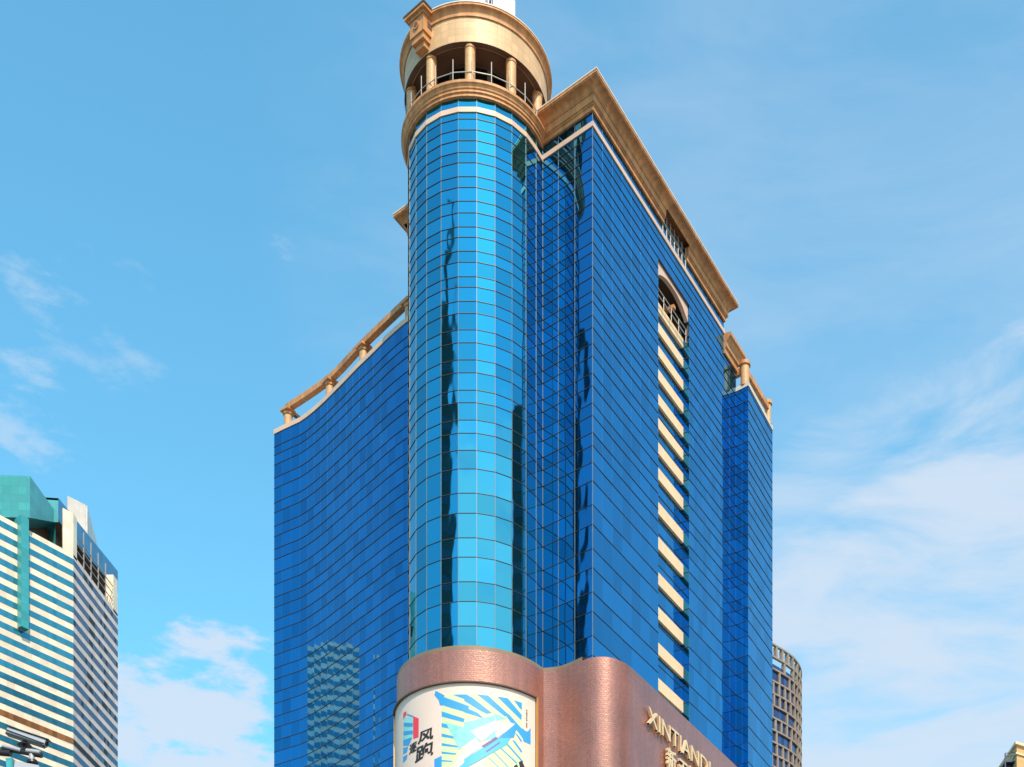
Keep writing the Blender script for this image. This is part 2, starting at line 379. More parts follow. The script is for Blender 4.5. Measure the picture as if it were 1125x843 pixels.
# louvred opening in the cornice band
g = MB(); q = [onR(tL0) - nR * 0.5, onR(tL1) - nR * 0.5]; g.wall(q, 94.0, 95.9)
g.build("plant_opening", DARK, T)
g = MB()
for k in range(7):
    p = onR(tL0 + (tL1 - tL0) * k / 6) + nR * 0.02; g.bar(V3(p, 94.0), V3(p, 95.9), 0.06)
for k in range(5):
    z = 94.1 + k * 0.42; g.bar(V3(onR(tL0) - nR * 0.1, z), V3(onR(tL1) - nR * 0.1, z), 0.05)
g.bar(V3(onR(tL0 + 0.4), 94.9), V3(onR(tL1 - 0.5), 94.2), 0.05); g.bar(V3(onR(tL0), 95.0), V3(onR(tL1) , 94.9), 0.12)
g.build("opening_frame", STEEL, T)
# body cores so that openings are dark and the roof is closed
g = MB(); inn = [L1, C0, P1, P3]; cx_ = sum((Vector(p) for p in inn), Vector((0, 0))) / 4
inn = [p + (cx_ - p) * 0.06 for p in inn]
g.poly(inn, 96.2); g.build("roof", CONC, T)
# --- lower end block and its cornice
g = MB(); pe = [P1 + d1 * 0.0, PX, PX + d2 * 10]
g.sweep([(0, 91.8), (0.15, 91.8), (0.15, 92.3), (0.3, 92.4), (0.3, 92.8), (0.6, 93.2), (0.75, 93.3), (0.75, 93.6), (-0.2, 93.7), (-0.2, 91.8)], pe, False)
g.build("cornice", STONE, T)
# --- vertical slot with cream spandrels
rd = 0.80
bA, bB = onR(tA) - nR * rd, onR(tB) - nR * rd
zOpenB = zof(326, RF(s0).y)
glass_wall(lerp(bA, bB, 4), ROWS, GZ, zOpenB - 0.3, "recess_glazing", G_BLUE, T)
glass_wall([bB, onR(tB)], ROWS, GZ, zLint, "recess_glazing", G_DEEP, T)
glass_wall([onR(tA), bA], ROWS, GZ, zLint, "recess_glazing", G_DEEP, T)
sy = [(322.8, 333), (345.2, 355.5), (370.8, 381.5), (397, 408), (424.4, 435.6), (450.9, 462.3), (477.8, 490), (506, 518.8), (544, 557), (582.4, 596), (621.9, 635.3), (660.4, 673.8), (699.9, 713), (739, 752.4)]
bAo = bA + nR * 0.12; bBo = bB + nR * 0.12
for ya, yb in sy:
    D = bAo.y; za, zb = zof(ya, D), zof(yb, D)
    g = MB(); g.box(V3((bAo + bBo) / 2, (za + zb) / 2), (bBo - bAo).length - 0.02, 0.22, za - zb, d1); g.build("spandrel_band", SPAND, T)
# the arched loggia at the top of the slot
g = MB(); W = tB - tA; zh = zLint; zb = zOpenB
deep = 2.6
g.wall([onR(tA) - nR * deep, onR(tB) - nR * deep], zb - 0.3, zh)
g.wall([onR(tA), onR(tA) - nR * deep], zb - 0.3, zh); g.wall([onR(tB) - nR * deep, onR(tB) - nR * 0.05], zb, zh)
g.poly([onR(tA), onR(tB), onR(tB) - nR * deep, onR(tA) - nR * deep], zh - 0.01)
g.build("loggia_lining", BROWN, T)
g = MB(); n = 20; f0 = -0.05
for k in range(n):
    u0, u1 = k / n, (k + 1) / n
    def av(u): return zh - 0.35 - 1.0 * (abs(2 * u - 1) ** 2.4)
    a, b = onR(tA + W * u0) - nR * 0.12, onR(tA + W * u1) - nR * 0.12
    P = [V3(a, av(u0)), V3(b, av(u1)), V3(b, zh - 0.012), V3(a, zh - 0.012)]
    Q = [p - V3(nR, 0) * 0.35 for p in P]
    g.face(P); g.face(Q[::-1]); g.face([P[1], P[0], Q[0], Q[1]])
g.build("loggia_arch", PALE, T)
g = MB()
for k in range(5):
    p = onR(tA + W * k / 4 * 0.96 + 0.1) - nR * 0.25; g.bar(V3(p, zb), V3(p, zb + 1.15), 0.06)
for zz in (zb + 0.6, zb + 1.15): g.bar(V3(onR(tA) - nR * 0.25, zz), V3(onR(tB) - nR * 0.25, zz), 0.06)
g.build("loggia_railing", STEEL, T)
g = MB(); p = onR(tA + W * 0.62)
g.bar(V3(p - nR * 2.4, zh - 1.5), V3(p - nR * 0.3, zh - 1.5), 0.35, 0.3); g.build("loggia_beam", STONE, T)

# --- turret crown
N_ = 72
def ringpts(r, n=N_): return [cyl(360 * k / n, r) for k in range(n)]
def ring_obj(name, prof, m, smooth=True):
    g = MB(); P0 = [cyl(360 * k / N_, 1.0) - CC for k in range(N_)]; u = 0
    for k in range(N_):
        a, b = P0[k], P0[(k + 1) % N_]; vv = 0; l = (b - a).length * prof[0][0]
        for (r0, z0), (r1, z1) in zip(prof, prof[1:]):
            h = math.hypot(r1 - r0, z1 - z0)
            g.face([V3(CC + a * r0, z0), V3(CC + b * r0, z0), V3(CC + b * r1, z1), V3(CC + a * r1, z1)], [(u, vv), (u + l, vv), (u + l, vv + h), (u, vv + h)]); vv += h
        u += l
    return g.build(name, m, T, smooth=smooth)
ring_obj("turret_cornice", [(5.0, 94.52), (5.68, 94.52), (5.68, 94.72), (5.78, 94.76), (5.78, 94.92), (5.86, 94.98), (5.88, 95.10), (6.0, 95.24), (6.04, 95.26), (6.04, 95.46), (5.9, 95.52), (0.05, 95.52)], STONE)
ring_obj("turret_fascia", [(5.3, 98.62), (5.76, 98.62), (5.76, 100.55), (5.6, 100.55)], CREAM)
cv = [(5.80, 100.52), (5.86, 100.52), (5.86, 100.72), (5.80, 100.74)]
for k in range(6):
    a = R(90 * k / 5); cv.append((5.84 + 0.26 * (1 - math.cos(a)), 100.76 + 0.36 * math.sin(a)))
cv += [(6.14, 101.14), (6.14, 101.30)]
ring_obj("crown_cornice", [(5.5, 100.52)] + cv + [(6.0, 101.36), (0.05, 101.45)], STONE)
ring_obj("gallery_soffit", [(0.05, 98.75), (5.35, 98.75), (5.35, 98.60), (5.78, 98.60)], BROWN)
ring_obj("crown_cap", [(6.15, 101.29), (6.18, 101.29), (6.18, 101.37), (5.9, 101.39)], WHITE)
for k in range(10):
    th = 2 + 36 * k; p = cyl(th, 5.28)
    g = MB(); g.tube(V3(p, 95.5), V3(p, 98.75), 0.40, n=20)
    c = g.build("gallery_column", COLST, T, smooth=True)
    g = MB(); g.tube(V3(p, 98.35), V3(p, 98.5), 0.44, n=20); g.build("capital", STONE, c, smooth=True)
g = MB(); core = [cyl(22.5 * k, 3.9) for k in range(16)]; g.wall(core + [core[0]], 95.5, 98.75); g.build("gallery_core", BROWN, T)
g = MB()
for k in range(16):
    a, b = cyl(22.5 * k + 3, 3.97), cyl(22.5 * k + 19.5, 3.97); g.wall([a, b], 95.8, 98.4)
g.build("gallery_window", G_DARK, T)
g = MB()
for k in range(24):
    a = cyl(15 * k + 4, 5.72); b = cyl(15 * k + 19, 5.72)
    for zz in (96.35,): g.bar(V3(a, zz), V3(b, zz), 0.05)
    if k % 1 == 0: g.bar(V3(a, 95.5), V3(a, 97.35), 0.06)
g.build("gallery_railing", STEEL, T)
# pedimented block on the left of the crown
thb = -37.0; er = Vector((math.sin(R(thb)), -math.cos(R(thb)))); et = Vector((-er.y, er.x))
if et.x < 0: et = -et
bc = CC + er * 5.95
g = MB()
g.box(V3(bc, 100.30), 1.3, 1.5, 1.3, er)
blk = g.build("crown_block", STONE, T)
g = MB(); g.box(V3(bc, 99.45), 1.1, 1.25, 0.5, er); g.box(V3(bc - er * 0.1, 99.0), 0.8, 0.95, 0.42, er); g.build("corbel", STONE, blk)
g = MB(); g.box(V3(bc, 101.0), 1.5, 1.7, 0.22, er); g.box(V3(bc, 101.2), 1.9, 2.15, 0.2, er); g.build("block_cap", STONE, blk)
g = MB(); g.box(V3(bc, 101.36), 2.0, 2.3, 0.12, er); g.build("cap_edge", BROWN, blk)
g = MB(); p = bc + er * 0.62
g.tube(V3(p, 100.35), V3(p + er * 0.12, 100.35), 0.30, n=24); g.build("rosette", STONE, blk, smooth=True)
g = MB(); g.tube(V3(p + er * 0.05, 100.35), V3(p + er * 0.14, 100.35), 0.17, n=24); g.build("rosette_eye", BROWN, blk)
g = MB(); p = bc + et * 0.74 + er * 0.0; g.box(V3(p, 100.35), 0.45, 0.08, 0.45, er); g.build("square_vent", BROWN, blk)
# penthouse above the turret
g = MB(); g.box((CC.x + 1.0, CC.y + 0.5, 104.0), 4.2, 3.6, 5.2, (1, 0.1)); g.build("penthouse", mat("white render", (0.72, 0.66, 0.60), 0.6), T)
g = MB(); g.tube(V3(CC + Vector((0.9, -2.2)), 101.4), V3(CC + Vector((1.7, -2.2)), 107.5), 0.12); g.tube(V3(CC + Vector((1.8, -2.3)), 101.4), V3(CC + Vector((1.3, -2.3)), 107.5), 0.12)
g.build("roof_pipe", mat("dark blue pipe", (0.03, 0.05, 0.16), 0.4), T)
g = MB(); q = LF(612); g.box(V3(q - nL * 2.0, 97.2), 2.4, 2.4, 2.2, d2); g.build("stair_head", CREAM, T)

# --- right wing, with roof colonnade
B = pt(822, along(808.5, PX.y, XL, 822)); Cw = pt(848.5, along(822, B.y, XW, 848.5))
zw = 89.9
wing_r = lerp(B, Cw, 6)
dW = (Cw - B).normalized(); nW = Vector((dW.y, -dW.x)); nW = nW if nW.y < 0 else -nW
glass_wall(lerp(PX - (B - PX) * 0.0, B, 2), ROWS, GZ, zw, "wing_curtain_wall", G_DEEP, T, vw=0.03)
glass_wall(wing_r, ROWS, GZ, zw, "wing_curtain_wall", G_BLUE, T, vw=0.02)
back = Cw + d2 * 16
glass_wall(lerp(Cw, back, 10), ROWS, GZ, zw, "wing_curtain_wall", G_BLUE, T)
g = MB(); g.poly([PX, B, Cw, back, PX + d2 * 14], zw - 0.02); g.build("roof", CONC, T)
g = MB(); g.sweep([(0, zw - 0.02), (0.06, zw - 0.02), (0.06, zw + 0.38), (-0.3, zw + 0.38), (-0.3, zw - 0.02)], [PX, B, Cw, back]); g.build("roof_parapet", WHITE, T)
cols = []
for xx, rr in ((818.5, 0.42), (843.7, 0.30)):
    q = pt(xx, B.y + 0.6 if xx < 830 else Cw.y - 0.4)
    g = MB(); g.tube(V3(q, zw + 0.2), V3(q, zw + 2.3), rr, n=20); c = g.build("roof_column", COLST, T, smooth=True)
    g = MB(); g.tube(V3(q, zw + 2.3), V3(q, zw + 2.62), rr + 0.12, n=20); g.tube(V3(q, zw + 0.3), V3(q, zw + 0.55), rr + 0.06, n=20); g.build("capital", STONE, c, smooth=True); cols.append(q)
g = MB(); g.bar(V3(cols[0], zw + 1.95), V3(cols[1], zw + 1.95), 0.4, 0.55); g.bar(V3(cols[0], zw + 1.95), V3(cols[0] + d2 * 10, zw + 1.95), 0.4, 0.55); g.build("roof_beam", STONE, T)

# --- curved left wing, with roof pergola
wy = [(301.3, 477.3), (315, 470.5), (330.6, 463.3), (343, 454), (355.4, 443), (368, 430.5), (380.2, 418.2), (393.5, 404.2), (407.2, 391.2), (425.3, 373.1), (437, 362.5), (449, 352.8), (462, 343.5)]
zl = 88.0
wpts = [pt(x, zl * F / (HY - y)) for x, y in wy]
def resample(P, n):
    L_ = [0]
    for a, b in zip(P, P[1:]): L_.append(L_[-1] + (b - a).length)
    out_ = []
    for k in range(n + 1):
        s = L_[-1] * k / n; i = 0
        while i < len(P) - 2 and L_[i + 1] < s: i += 1
        u = (s - L_[i]) / (L_[i + 1] - L_[i])
        # Catmull-Rom
        p0 = P[max(i - 1, 0)]; p1 = P[i]; p2 = P[i + 1]; p3 = P[min(i + 2, len(P) - 1)]
        out_.append(0.5 * ((2 * p1) + (p2 - p0) * u + (2 * p0 - 5 * p1 + 4 * p2 - p3) * u * u + (3 * p1 - p0 - 3 * p2 + p3) * u ** 3))
    return out_
wg = resample(wpts, 20)
Dl = wpts[0].y; zz = zof(491.5, Dl); wrows = [zz]; k = 0
fl = [(HY - y) * Dl / F for y in (491.5, 500.6, 511.4, 525.5, 537.2, 553, 563.8, 578.7, 590, 604, 615.2, 630.7, 642.8, 656.7, 668, 681.7, 693.8, 707.9)]
wrows = fl[:]
while wrows[-1] > 2: wrows.append(wrows[-1] - (1.09 if len(wrows) % 2 == 0 else 1.27) * 1.02)
glass_wall(wg, wrows, GZ, zl, "wing_curtain_wall", G_DEEP, T, jit=0.002, vw=0.025, hw=0.045)
wb0 = wpts[0] + Vector((-1.5, 22)); wb1 = L1 + d1 * 18
glass_wall(lerp(wb0, wpts[0], 12), wrows, GZ, zl, "wing_curtain_wall", G_DEEP, T)
glass_wall(lerp(wb1, wb0, 12), wrows, GZ, zl, "wing_curtain_wall", G_DEEP, T)
g = MB(); g.poly(wg + [wb1, wb0], zl - 0.03); g.build("roof", CONC, T)
g = MB(); g.sweep([(0, zl - 0.02), (0.08, zl - 0.02), (0.08, zl + 0.42), (-0.35, zl + 0.42), (-0.35, zl - 0.02)], wg); g.build("roof_parapet", PALE, T)
pp = []
for x in (312, 357, 394, 444.5):
    i = min(range(len(wg)), key=lambda k: abs(wg[k].x / wg[k].y * F + CX - x))
    a, b = wg[max(0, i - 1)], wg[min(len(wg) - 1, i + 1)]; dd = (b - a).normalized(); nn = Vector((-dd.y, dd.x)); nn = nn if nn.y > 0 else -nn
    u = (x - CX) / F
    # point on the plan curve at column x
    for k in range(len(wg) - 1):
        x0, x1 = wg[k].x / wg[k].y * F + CX, wg[k + 1].x / wg[k + 1].y * F + CX
        if x0 <= x <= x1: base = wg[k] + (wg[k + 1] - wg[k]) * ((x - x0) / (x1 - x0))
    q = base + nn * 0.55; pp.append((q, nn))
    g = MB(); g.tube(V3(q, zl), V3(q, zl + 2.0), 0.40, n=20); c = g.build("roof_column", COLST, T, smooth=True)
    g = MB(); g.box(V3(q, zl + 2.1), 1.15, 1.15, 0.2, dd); g.tube(V3(q, zl + 1.7), V3(q, zl + 2.0), 0.48, n=20); g.build("capital", STONE, c)
g = MB()
allq = [q for q, _ in pp]
bm_ = resample([allq[0] + (allq[0] - allq[1]) * 0.02] + allq, 18)
g.sweep([(-0.28, zl + 2.2), (0.28, zl + 2.2), (0.28, zl + 2.72), (-0.28, zl + 2.72), (-0.28, zl + 2.2)], bm_, False)
g.build("pergola_beam", STONE, T)
for q, nn in pp:
    g = MB(); g.bar(V3(q, zl + 2.35), V3(q + nn * 6, zl + 2.35), 0.35, 0.3); g.build("pergola_rafter", BROWN, T)
for x, yv in ((350, 0), (380, 0)):
    g = MB()
    q0 = pp[1][0] + pp[1][1] * 2.5 + (pp[2][0] - pp[1][0]) * (0.0 if x == 350 else 0.8)
    for k in range(4): g.bar(V3(q0 + Vector((0, 0.3 * k)), zl + 0.5 + 0.28 * k), V3(q0 + Vector((3.2, -1.9 + 0.3 * k)), zl + 0.5 + 0.28 * k), 0.4, 0.12)
    g.build("roof_steps", STONE, T)

# --- podium
RP = 6.40
podR = [(597, 738), (605, 737.3), (613, 736.2), (620, 734.3), (627, 731.5), (634, 728.3), (642, 724.9), (650, 722.6), (658, 721.6), (666, 721.8), (673, 722.9), (681, 725.8), (689, 730.2), (695, 734.8), (701, 740.3)]
pr = [pt(x, ZP * F / (HY - y)) for x, y in podR]
pr = resample(pr, 36)
dP = pr[-1].y
for x in (730, 760, 790, 830): pr.append(pt(x, along(701, dP, 1457, x)))
cylp = [cyl(a, RP) for a in range(-118, 60, 3)]
g = MB(); g.wall([cyl(-118, 3.0)] + cylp + pr, GZ, ZP)
end = pr[-1]; g.wall([end, end - nR * 6], GZ, ZP)
pod = g.build("podium_wall", PODM, T, smooth=True)
g = MB(); g.poly([CC] + cylp + pr + [end - nR * 6, C0 + d1 * 20 - nR * 3], ZP - 0.01); g.build("podium_roof", CONC, T)
g = MB(); g.sweep([(-0.35, ZP), (-0.02, ZP), (-0.02, ZP + 0.30), (-0.9, ZP + 0.36)], cylp + pr[:15], False, caps=False); g.build("podium_ledge", LEDGE, T, smooth=True)
# dark gap between podium and wing at the left
# ================================================================== billboard on the podium drum
RB = RP + 0.10
BB = thing("billboard", (cyl(-10, RB).x, cyl(-10, RB).y, 38.0), "curved white shoe poster with blue and yellow stripes on the round red podium", "billboard")
zt = 48.75                       # top edge of the poster
zbot = 36.0; aL, aR = -80, 52
def bwall(r, a0, a1, z0, z1, name, m, n=48):
    g = MB(); g.wall([cyl(a0 + (a1 - a0) * k / n, r) for k in range(n + 1)], z0, z1); return g.build(name, m, BB, smooth=True)
bwall(RB, aL, aR, zbot, zt, "poster", mat("poster vinyl", (0.66, 0.54, 0.49), 0.55, 0, 0.02))
g = MB()
arc = [cyl(aL + (aR - aL) * k / 48, RB - 0.1) for k in range(49)]
g.sweep([(0, zt), (0.30, zt), (0.30, zt + 0.10), (0, zt + 0.10)], arc, False)
g.build("frame_rail", BROWN, BB); g = MB()
g.sweep([(0, zbot - 0.1), (0.30, zbot - 0.1), (0.30, zbot), (0, zbot)], arc, False)
g.build("frame_rail", BROWN, BB)
for a in (aL, aR + 1.2):
    q = cyl(a, RB + 0.03); g = MB(); g.box(V3(q, (zt + zbot) / 2), 0.18, 0.22, zt - zbot + 0.2, (math.cos(R(a)), math.sin(R(a)))); g.build("frame_post", FRAMEG, BB)
def hitB(x, y, r):
    """point where the sight line through photo pixel x, y meets the drum of radius r: used to read off the artwork's place on the drum"""
    d = Vector(((x - CX) / F, 1.0)); a = d.dot(d); b = -2 * d.dot(CC); c = CC.dot(CC) - r * r
    t = (-b - math.sqrt(max(b * b - 4 * a * c, 0))) / (2 * a); p = d * t
    return Vector((p.x, p.y, (HY - y) / F * t))
layer = [0]
def art(polys, name, m, lift=0.012):
    """each poly: four photo points (quads) laid on the drum in a fine grid"""
    g = MB(); r = RB + lift
    for q in polys:
        a, b, c, d = [Vector(p) for p in q]; nu = max(1, int(max((b - a).length, (c - d).length) / 2.0)); nv = max(2, int(max((d - a).length, (c - b).length) / 2.5))
        for i in range(nu):
            for j in range(nv):
                def P(u, v): p = (a * (1 - u) + b * u) * (1 - v) + (d * (1 - u) + c * u) * v; return hitB(p.x, p.y, r)
                g.face([P(i / nu, j / nv), P((i + 1) / nu, j / nv), P((i + 1) / nu, (j + 1) / nv), P(i / nu, (j + 1) / nv)])
    return g.build(name, m, BB)
def Z1(*p): return [(435 + x / 8.6, 745 + y / 8.6) for x, y in p]
def Z2(*p): return [(510 + x / 8.6, 745 + y / 8.6) for x, y in p]
B1 = mat("poster blue", (0.03, 0.28, 0.62), 0.5, 0, 0.03); B2 = mat("poster light blue", (0.07, 0.42, 0.62), 0.5, 0, 0.03)
YL = mat("poster lemon", (0.52, 0.63, 0.38), 0.5, 0, 0.02); CY = mat("poster aqua", (0.22, 0.58, 0.60), 0.5, 0, 0.15, 2.0)
RD = mat("poster red", (0.70, 0.04, 0.07), 0.5, 0, 0.03); BK = mat("poster black", (0.02, 0.015, 0.015), 0.5, 0, 0.03)
PW = mat("poster white", (0.56, 0.53, 0.54), 0.5, 0, 0.03); PB = mat("poster pale blue", (0.45, 0.72, 0.88), 0.5, 0, 0.10, 1.5)
art([Z1((432, 262), (688, 330), (560, 850), (432, 860)), Z1((540, 155), (760, 150), (688, 345), (440, 175)),
     Z2((0, 160), (300, 175), (300, 380), (0, 390)), Z2((300, 175), (545, 230), (545, 600), (300, 380)),
     Z2((220, 720), (400, 620), (560, 860), (200, 860)), Z2((400, 620), (490, 560), (545, 690), (560, 860))], "pattern_ground", YL, 0.006)
art([Z1((375, 120), (460, 165), (440, 255), (362, 160)), Z1((440, 175), (688, 265), (688, 335), (440, 255)), Z1((400, 200), (440, 250), (440, 262), (415, 255)),
     Z1((432, 315), (650, 385), (640, 420), (432, 365)), Z1((432, 425), (645, 480), (640, 502), (432, 465)),
     Z1((432, 525), (625, 568), (620, 585), (432, 555)), Z1((432, 615), (595, 643), (590, 657), (432, 640)),
     Z1((432, 695), (570, 712), (565, 725), (432, 715)), Z1((432, 775), (535, 783), (530, 793), (432, 788)),
     Z1((535, 158), (660, 155), (688, 165), (688, 215))], "pattern_stripe", B1, 0.012)
art([Z2((0, 155), (70, 180), (262, 330), (215, 340)), Z2((0, 155), (215, 340), (150, 310), (0, 215)),
     Z2((0, 275), (130, 330), (190, 385), (0, 325)), Z2((120, 155), (225, 165), (420, 345), (385, 365)),
     Z2((310, 175), (410, 190), (545, 350), (540, 400)), Z2((470, 210), (545, 235), (545, 305), (520, 280)),
     Z2((385, 345), (420, 340), (600, 540), (560, 580)), Z2((545, 470), (595, 515), (628, 470), (628, 630)), Z2((545, 530), (560, 600), (628, 630), (600, 520)),
     Z2((480, 520), (500, 530), (545, 590), (540, 610)), Z2((455, 590), (475, 590), (548, 690), (540, 710)),
     Z2((400, 630), (420, 630), (560, 790), (550, 800)), Z2((340, 665), (352, 662), (500, 800), (495, 812)),
     Z2((280, 705), (288, 700), (430, 850), (420, 850)), Z2((225, 755), (232, 750), (340, 850), (330, 850))], "pattern_stripe", B1, 0.012)
art([Z1((470, 420), (688, 480), (688, 580), (600, 680)), Z2((0, 420), (290, 350), (300, 560), (0, 640)), Z2((280, 330), (400, 385), (300, 400), (290, 350))], "shoe_upper", CY, 0.018)
art([Z1((530, 843), (688, 620), (688, 760), (590, 850)), Z2((0, 640), (110, 560), (165, 650), (0, 760)), Z2((60, 500), (300, 400), (310, 480), (165, 600))], "shoe_body", PW, 0.022)
art([Z2((290, 400), (480, 430), (440, 480), (315, 560))], "shoe_collar", PW, 0.026)
art([Z1((600, 843), (688, 755), (688, 850), (620, 852)), Z2((0, 765), (320, 570), (420, 620), (0, 860)), Z2((320, 570), (470, 445), (495, 480), (400, 630))], "shoe_sole", B2, 0.030)
art([Z2((320, 570), (468, 447), (500, 465), (470, 560))], "shoe_heel", B1, 0.034)
art([Z2((165 + 14 * k, 640 - 9 * k), (172 + 14 * k, 634 - 9 * k), (205 + 13 * k, 655 - 9 * k), (196 + 13 * k, 660 - 9 * k)) for k in range(10)]
    + [Z2((205, 690), (335, 600), (340, 612), (215, 702))], "shoe_lace", mat("poster violet", (0.16, 0.12, 0.40), 0.5), 0.038)
art([Z2((70 + 20 * k, 560 - 18 * k), (80 + 20 * k, 555 - 18 * k), (290, 470 - 8 * k), (285, 474 - 8 * k)) for k in range(5)], "shoe_seam", PB, 0.034)
art([Z1((163, 360), (215, 382), (213, 560), (163, 575)), Z1((70, 330), (100, 312), (95, 350), (68, 390))], "red_panel", RD, 0.012)
art([Z1((100, 335), (163, 358), (163, 372), (100, 350)), Z1((72, 425), (160, 428), (160, 460), (72, 458)), Z1((70, 505), (160, 495), (160, 530), (70, 545)),
     Z1((68, 590), (155, 560), (120, 640), (68, 640)), Z1((68, 660), (115, 650), (105, 700), (68, 720)), Z1((66, 745), (110, 720), (100, 770), (66, 800)),
     Z1((362, 768), (432, 735), (432, 860), (362, 860))], "side_stripe", B1, 0.012)
art([Z1((75, 370), (160, 375), (160, 425), (75, 422)), Z1((72, 460), (160, 462), (160, 495), (70, 503)), Z1((68, 545), (160, 532), (150, 560), (68, 588))], "side_stripe", CY, 0.010)
art([Z2((515, 795), (545, 780), (580, 860), (530, 860)), Z2((470, 830), (500, 815), (515, 860), (470, 860))], "black_mark", BK, 0.014)

def text_mesh(txt, size, depth=0.0, shear=0.0):
    cu = bpy.data.curves.new("txt", 'FONT'); cu.body = txt; cu.size = size; cu.extrude = depth; cu.shear = shear
    cu.resolution_u = 3; cu.align_x = 'LEFT'
    ob = bpy.data.objects.new("txt", cu); sc.collection.objects.link(ob)
    dg = bpy.context.evaluated_depsgraph_get(); me = bpy.data.meshes.new_from_object(ob.evaluated_get(dg))
    vs = [v.co.copy() for v in me.vertices]; fs = [list(p.vertices) for p in me.polygons]
    bpy.data.objects.remove(ob); bpy.data.curves.remove(cu); bpy.data.meshes.remove(me)
    return vs, fs
def text_obj(txt, size, fn, name, m, parent, depth=0.0, shear=0.0, bold=0.0):
    vs, fs = text_mesh(txt, size, depth, shear); g = MB()
    offs = [(0, 0)] if not bold else [(0, 0), (bold, 0), (0, bold), (bold, bold)]
    for k, (ox, oy) in enumerate(offs):
        i = len(g.v); g.v += [fn(v.x + ox, v.y + oy, v.z + k * 0.0015) for v in vs]
        for f in fs: g.f.append([i + j for j in f]); g.uv.append([(0, 0)] * len(f)); g.mi.append(0)
    return g.build(name, m, parent)
# slanted headline: two characters placed in a sheared frame on the poster
def headline(ox, oy, ux, uy, vx, vy):
    def fn(x, y, z): return hitB(ox + ux * x + vx * y, oy + uy * x + vy * y, RB + 0.02 + z)
    return fn
text_obj("风", 1.0, headline(458.0, 817.5, 17.5, -7.0, 1.5, -14.5), "poster_character", BK, BB, bold=0.05)
text_obj("跑", 1.0, headline(455.0, 838.5, 20.5, -9.5, 1.5, -19.0), "poster_character", BK, BB, bold=0.05)
text_obj("逐", 1.0, headline(449.0, 829.0, 8.5, -5.0, 0.8, -12.0), "poster_character", BK, BB, bold=0.05)
def vert_fn(x, y, z): return hitB(576.2 + y * 2.2, 800 - x * 2.2, RB + 0.02 + z)
text_obj("MY STORY", 1.9, lambda x, y, z: hitB(579.5 - 0 - y * 1.0, 799.5 - x * 2.2, RB + 0.02 + z), "poster_caption", BK, BB, bold=0.10)

# ================================================================== wall lettering on the podium
wa = pr[-5]; dPd = (pr[-1] - pr[-5]).normalized(); nPd = Vector((dPd.y, -dPd.x)); nPd = nPd if nPd.y < 0 else -nPd
def wall_hit(x):
    d = Vector(((x - CX) / F, 1.0)); M = d.x * (-dPd.y) + dPd.x * d.y
    # solve d*t = wa + dPd*s
    det = -d.x * dPd.y + dPd.x * d.y
    s = (d.x * wa.y - d.y * wa.x) / (-(d.x * dPd.y - d.y * dPd.x)); return s
sA = wall_hit(708.5); sB = wall_hit(777.0)
pA = wa + dPd * sA; zA = zof(795.0, pA.y)
SG = thing("wall_sign", (pA.x, pA.y, 40.0), "raised gilt letters XINTIANDI with Chinese characters below, on red podium wall", "sign")
zb_ = zA; word = "XINTIANDI"
vs, fs = text_mesh(word, 1.0); wid = max(v.x for v in vs)
capz = zof(776.5, pA.y) - zA; size = capz / 0.70
sx = (sB - sA) / (wid * size)
cur = 0.0
for k, ch in enumerate(word):
    pre = max([v.x for v in text_mesh(word[:k], 1.0)[0]] + [0]) if k else 0
    pw = max(v.x for v in text_mesh(word[:k + 1], 1.0)[0]); cw = [v.x for v in text_mesh(ch, 1.0)[0]]
    x0 = pw - max(cw)
    def fn(x, y, z, x0=x0): 
        p = wa + dPd * (sA + (x + x0 * size) * sx) + nPd * (0.22 + z); return V3(p, zb_ + y)
    text_obj(ch, size, fn, "letter", GOLD, SG, depth=0.10, bold=0.02)
for k, ch in enumerate("新天地"):
    s_ = wall_hit(729.0 + (0, 13.0, 23.5)[k]); q = wa + dPd * s_
    zz_ = zb_ - 2.05
    def fn2(x, y, z, s_=s_, zz_=zz_): p = wa + dPd * (s_ + x * 1.0) + nPd * (0.22 + z); return V3(p, zz_ + y)
    text_obj(ch, 1.75, fn2, "letter", GOLD, SG, depth=0.10, bold=0.07)

# ================================================================== striped building at the left
SBD = 150.0
sa = pt(80.6, SBD)
def SL(x): return pt(x, along(80.6, SBD, 1650, x))
def SR(x): return pt(x, along(80.6, SBD, 700, x))
S = thing("striped_office_block", (sa.x, sa.y, GZ), "cream and teal striped office block with a teal glass crown at the left edge", "building")
se = SR(129.2); sw = SL(-160)
SW1 = mat("cream tile cladding", (0.78, 0.68, 0.53), 0.5, 0, 0.05, tile=(1.0, 0.9, 0.02), tcol=0.9, tbump=0.1)
SW_SHADE = mat("shaded cream cladding", (0.74, 0.58, 0.54), 0.5, 0, 0.05, tile=(1.0, 0.9, 0.02), tcol=0.9, tbump=0.1)  # cream cladding again, with the right face's shade put into the colour
TEALW = glass_mat("strip window teal", (0.05, 0.26, 0.34), var=0.12, wav=0.2, refl=0.55, rough=0.08)
BLUEW = glass_mat("strip window blue", (0.02, 0.085, 0.17), var=0.2, wav=0.2, refl=0.6, rough=0.08)
BRN = glass_mat("brown mirror band", (0.30, 0.13, 0.04), var=0.3, wav=0.2, refl=0.3, rough=0.2)
TEALP = mat("teal panel", (0.04, 0.30, 0.33), 0.3, 0, 0.06, tile=(0.9, 0.9, 0.03), tcol=0.8, tbump=0.1, spec=0.8)
BLUEP = mat("blue panel", (0.03, 0.16, 0.34), 0.3, 0, 0.06, tile=(0.9, 0.9, 0.03), tcol=0.8, tbump=0.1, spec=0.8)
z_par = zof(609, SBD); per = 13.15 * SBD / F; wf = 0.52
zs_ = []; z = z_par
brown_i = 15
body = MB(); body2 = MB()
bw = [SL(-160), SL(-80), sa]
body.wall(bw, GZ, z_par); body.build("cladding", SW1, S)
